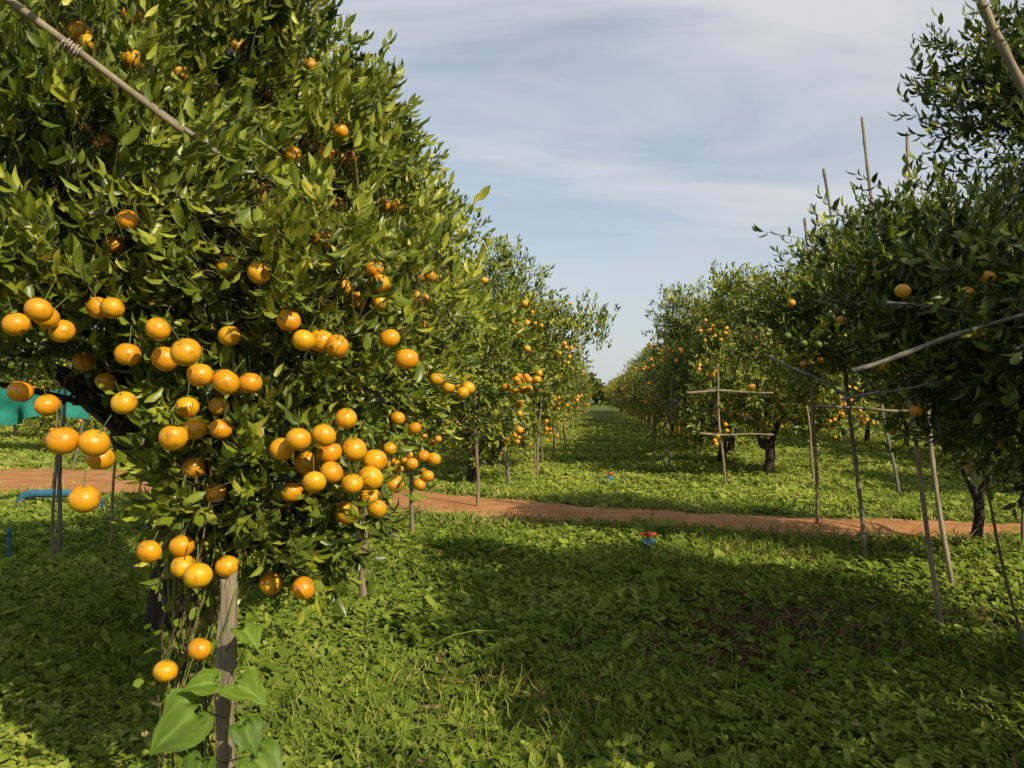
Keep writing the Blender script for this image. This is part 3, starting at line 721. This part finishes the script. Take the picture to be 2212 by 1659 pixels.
p2 = patch(x, y, 1.9, 7); narrow = rng.random(n) < np.clip(.38 + .7 * p2 + .03 * y, .1, .93)
a0 = rng.uniform(0, 6.28, n); size = .0245 * np.exp(rng.normal(size=n) * .38) * (1 + y / 14) * np.where(narrow, 1.2, 1)
Bs, Ls, Ws, Ln, Wd, Tn = [], [], [], [], [], []
u1 = nrm(np.cross(tilt, np.array([1., 0, .01]))); u2 = np.cross(tilt, u1)
tone0 = np.clip(.45 + .17 * pt + .12 * p2 + rng.normal(size=n) * .17 + np.clip((y - 9) * .03, 0, .16), .03, .93)
for k in range(3):
    a = a0 + k * 2.094 + rng.normal(size=n) * .3
    ld = nrm(u1 * np.cos(a)[:, None] + u2 * np.sin(a)[:, None] + rng.normal(size=(n, 3)) * .2 + np.array([0, 0, .1]))
    zz = z * rng.uniform(.8, 1.1, n)
    Bs.append(np.stack([x, y, zz], 1)); Ls.append(ld); Ws.append(nrm(np.cross(tilt, ld))); Ln.append(size * rng.uniform(.8, 1.1, n)); Wd.append(size * np.where(narrow, .38, .78)); Tn.append(np.clip(tone0 + rng.normal(size=n) * .06, 0, .95))
me = leaf_mesh('ground_cover', np.concatenate(Bs), np.concatenate(Ls), np.concatenate(Ws), np.concatenate(Ln), np.concatenate(Wd), np.concatenate(Tn), T_ROUND, M_WEED)
o = make_obj('ground_cover', me); tag(o, 'low clover-like weeds covering the orchard floor', 'weeds', None, 'stuff')
x, y, d = spots(rng, 230000, 2.1, 70)
pt = patch(x, y, .8, 4); ok = rng.random(len(x)) < np.clip((.3 + .55 * pt) * np.where(y < 7, .7, 1) + .03 * np.maximum(y - 3, 0), .08, 1); x, y, d, pt = x[ok], y[ok], d[ok], pt[ok]; n = len(x)
ln = rng.uniform(.04, .13, n) * (1 + .35 * np.clip(pt, 0, 1)) * (1 + y / 60) * np.where(y > 9, .8, 1.0)
edge = np.abs(d - 1.15) < .35; ln = np.where(edge, ln * 1.9, ln)
ln = np.where(d < 1.0, ln * .5, ln)
ld = nrm(np.stack([rng.normal(size=n) * .7, rng.normal(size=n) * .7, np.ones(n) * .8], 1)); wv = nrm(np.cross(ld, SUNV + rng.normal(size=(n, 3)) * .8))
tn = np.clip(.6 + rng.normal(size=n) * .16, 0, .92); dry = rng.random(n) < np.where(edge, .4, .08); tn = np.where(dry, 1.1, tn)
me = leaf_mesh('grass', np.stack([x, y, np.zeros(n)], 1), ld, wv, ln, .0045 * (1 + y / 5) * rng.uniform(.6, 1.3, n), tn, T_BLADE, M_WEED)
o = make_obj('grass', me); tag(o, 'short green grass blades with dry straw', 'grass', None, 'stuff')
n = 6000
x = np.concatenate([rng.normal(1.4, .55, n // 2), rng.uniform(-.5, 4, n // 2)]); y = np.concatenate([rng.normal(4.8, .9, n // 2), rng.uniform(2.5, 8.5, n // 2)])
ld = nrm(np.stack([rng.normal(size=n), rng.normal(size=n), rng.normal(size=n) * .15], 1)); wv = nrm(np.cross(ld, np.array([0, 0, 1]) + rng.normal(size=(n, 3)) * .4))
tw = rng.random(n) < .55
me = leaf_mesh('leaf_litter', np.stack([x, y, rng.uniform(.006, .04, n)], 1), ld, wv, np.where(tw, rng.uniform(.05, .16, n), rng.uniform(.02, .045, n)), np.where(tw, .0035, .016), rng.random(n) * .8, T_MID, M_LITTER)
o = make_obj('leaf_litter', me); tag(o, 'dry brown fallen leaves and straw among weeds', 'litter', None, 'stuff')

mb = MB(); rg = random.Random(4)
for i in range(16):
    x0, y0 = -.62 + rg.uniform(-.2, .25), 2.35 + rg.uniform(-.2, .3); dx, dy = rg.uniform(-.35, .5), rg.uniform(-.2, .2); H = rg.uniform(.35, .75)
    pts = [Vector((dx * (j / 11) ** 2, dy * (j / 11) ** 2, H * math.sin(j / 11 * 1.7))) + Vector((x0, y0, 0)) for j in range(12)]
    mb.tube(pts, [.0013] * 8 + [.002, .0026, .0022, .0008], 4)
o = make_obj('seeding_grass', mb.mesh('seeding_grass', [M_STEM])); tag(o, 'tall thin seeding grass stems bending in weeds', 'grass', None, 'stuff')

rng = np.random.default_rng(5); n = 42000
u = rng.uniform(-1, 1, n); x = u * 260; hgt = 5 + 2.2 * np.sin(x * .11) + 1.5 * np.sin(x * .31 + 1) + 1. * np.sin(x * .9)
z = hgt * rng.random(n) ** .6; y = 230 + rng.uniform(-6, 6, n)
ld = nrm(rng.normal(size=(n, 3))); wv = nrm(np.cross(ld, rng.normal(size=(n, 3))))
me = leaf_mesh('distant_trees', np.stack([x, y, z], 1), ld, wv, rng.uniform(.8, 1.6, n), rng.uniform(.7, 1.3, n), np.clip(.25 + rng.normal(size=n) * .15, 0, .8), T_ROUND, M_LEAF)
o = make_obj('distant_trees', me); tag(o, 'far belt of trees beyond the orchard', 'trees', None, 'stuff')
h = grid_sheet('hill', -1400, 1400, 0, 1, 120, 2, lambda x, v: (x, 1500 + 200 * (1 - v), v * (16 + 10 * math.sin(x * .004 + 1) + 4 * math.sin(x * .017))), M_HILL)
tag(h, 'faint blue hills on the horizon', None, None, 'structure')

# ------------------------------------------------------------------ world, sun, camera
w = bpy.data.worlds.new('World'); scene.world = w; w.use_nodes = True
nt = w.node_tree; N = nt.nodes; L = nt.links; N.clear()
out = N.new('ShaderNodeOutputWorld'); bg = N.new('ShaderNodeBackground'); bg.inputs['Strength'].default_value = .093
sky = N.new('ShaderNodeTexSky'); sky.sky_type = 'NISHITA'; sky.sun_disc = False
sky.sun_elevation = math.asin(SUN.z); sky.sun_rotation = math.atan2(SUN.x, SUN.y)
sky.air_density = 1.0; sky.dust_density = .9; sky.ozone_density = 1.1
tc = N.new('ShaderNodeTexCoord'); sep = N.new('ShaderNodeSeparateXYZ'); L.new(tc.outputs['Generated'], sep.inputs[0])
def math_(op, a, b=None, clamp=False):
    m = N.new('ShaderNodeMath'); m.operation = op; m.use_clamp = clamp
    for i, v in enumerate((a, b)):
        if v is None: continue
        if isinstance(v, (int, float)): m.inputs[i].default_value = v
        else: L.new(v, m.inputs[i])
    return m.outputs[0]
zz = math_('ADD', math_('MAXIMUM', sep.outputs['Z'], 0.0), .35)
cx = math_('DIVIDE', sep.outputs['X'], zz); cy = math_('DIVIDE', sep.outputs['Y'], zz)
cmb = N.new('ShaderNodeCombineXYZ'); L.new(cx, cmb.inputs[0]); L.new(cy, cmb.inputs[1])
mp = N.new('ShaderNodeMapping'); mp.inputs['Rotation'].default_value = (0, 0, math.radians(-22)); mp.inputs['Scale'].default_value = (1.0, 3.6, 1); mp.inputs['Location'].default_value = (2.1, .6, 0)
L.new(cmb.outputs[0], mp.inputs['Vector'])
n1 = N.new('ShaderNodeTexNoise'); n1.inputs['Scale'].default_value = 1.0; n1.inputs['Detail'].default_value = 6; n1.inputs['Roughness'].default_value = .54; n1.inputs['Distortion'].default_value = .7
L.new(mp.outputs[0], n1.inputs['Vector'])
dp = N.new('ShaderNodeVectorMath'); dp.operation = 'DOT_PRODUCT'; L.new(tc.outputs['Generated'], dp.inputs[0]); dp.inputs[1].default_value = Vector((.38, .80, .44)).normalized()
bank = math_('POWER', math_('MAXIMUM', dp.outputs['Value'], 0.0), 36.0)
nf = math_('ADD', n1.outputs['Fac'], math_('MULTIPLY', bank, .25))
cr = ramp(N, [(.43, (0, 0, 0)), (.74, (1, 1, 1))]); L.new(nf, cr.inputs[0])
cf = math_('ADD', math_('MULTIPLY', cr.outputs['Color'], .68), .16, True)
gain = N.new('ShaderNodeMixRGB'); gain.blend_type = 'MULTIPLY'; gain.inputs[0].default_value = 1; gain.inputs[2].default_value = (1.62, 1.58, 1.42, 1)
L.new(sky.outputs[0], gain.inputs[1])
mx = N.new('ShaderNodeMixRGB'); L.new(cf, mx.inputs[0]); L.new(gain.outputs[0], mx.inputs[1]); mx.inputs[2].default_value = (8.2, 8.3, 8.5, 1)
hz = math_('POWER', math_('SUBTRACT', 1.0, math_('MAXIMUM', sep.outputs['Z'], 0.0)), 4.2)
hz = math_('MULTIPLY', hz, .82)
mx2 = N.new('ShaderNodeMixRGB'); L.new(hz, mx2.inputs[0]); L.new(mx.outputs[0], mx2.inputs[1]); mx2.inputs[2].default_value = (5.8, 6.1, 6.8, 1)
L.new(mx2.outputs[0], bg.inputs['Color']); L.new(bg.outputs[0], out.inputs[0])

sl = bpy.data.lights.new('sun', 'SUN'); sl.energy = 5.0; sl.angle = math.radians(.5); sl.color = (1, .89, .64)
so = bpy.data.objects.new('sun', sl); col.objects.link(so); so.rotation_euler = SUN.to_track_quat('Z', 'Y').to_euler(); so.location = (10, -10, 12)

cd = bpy.data.cameras.new('camera'); cd.sensor_width = 36; cd.lens = 28.125; cd.clip_start = .05; cd.clip_end = 6000
co = bpy.data.objects.new('camera', cd); col.objects.link(co); co.location = CAM; co.rotation_euler = (math.radians(90 + 1.15), 0, 0)
scene.camera = co
scene.view_settings.view_transform = 'Standard'; scene.view_settings.look = 'None'; scene.view_settings.exposure = 0
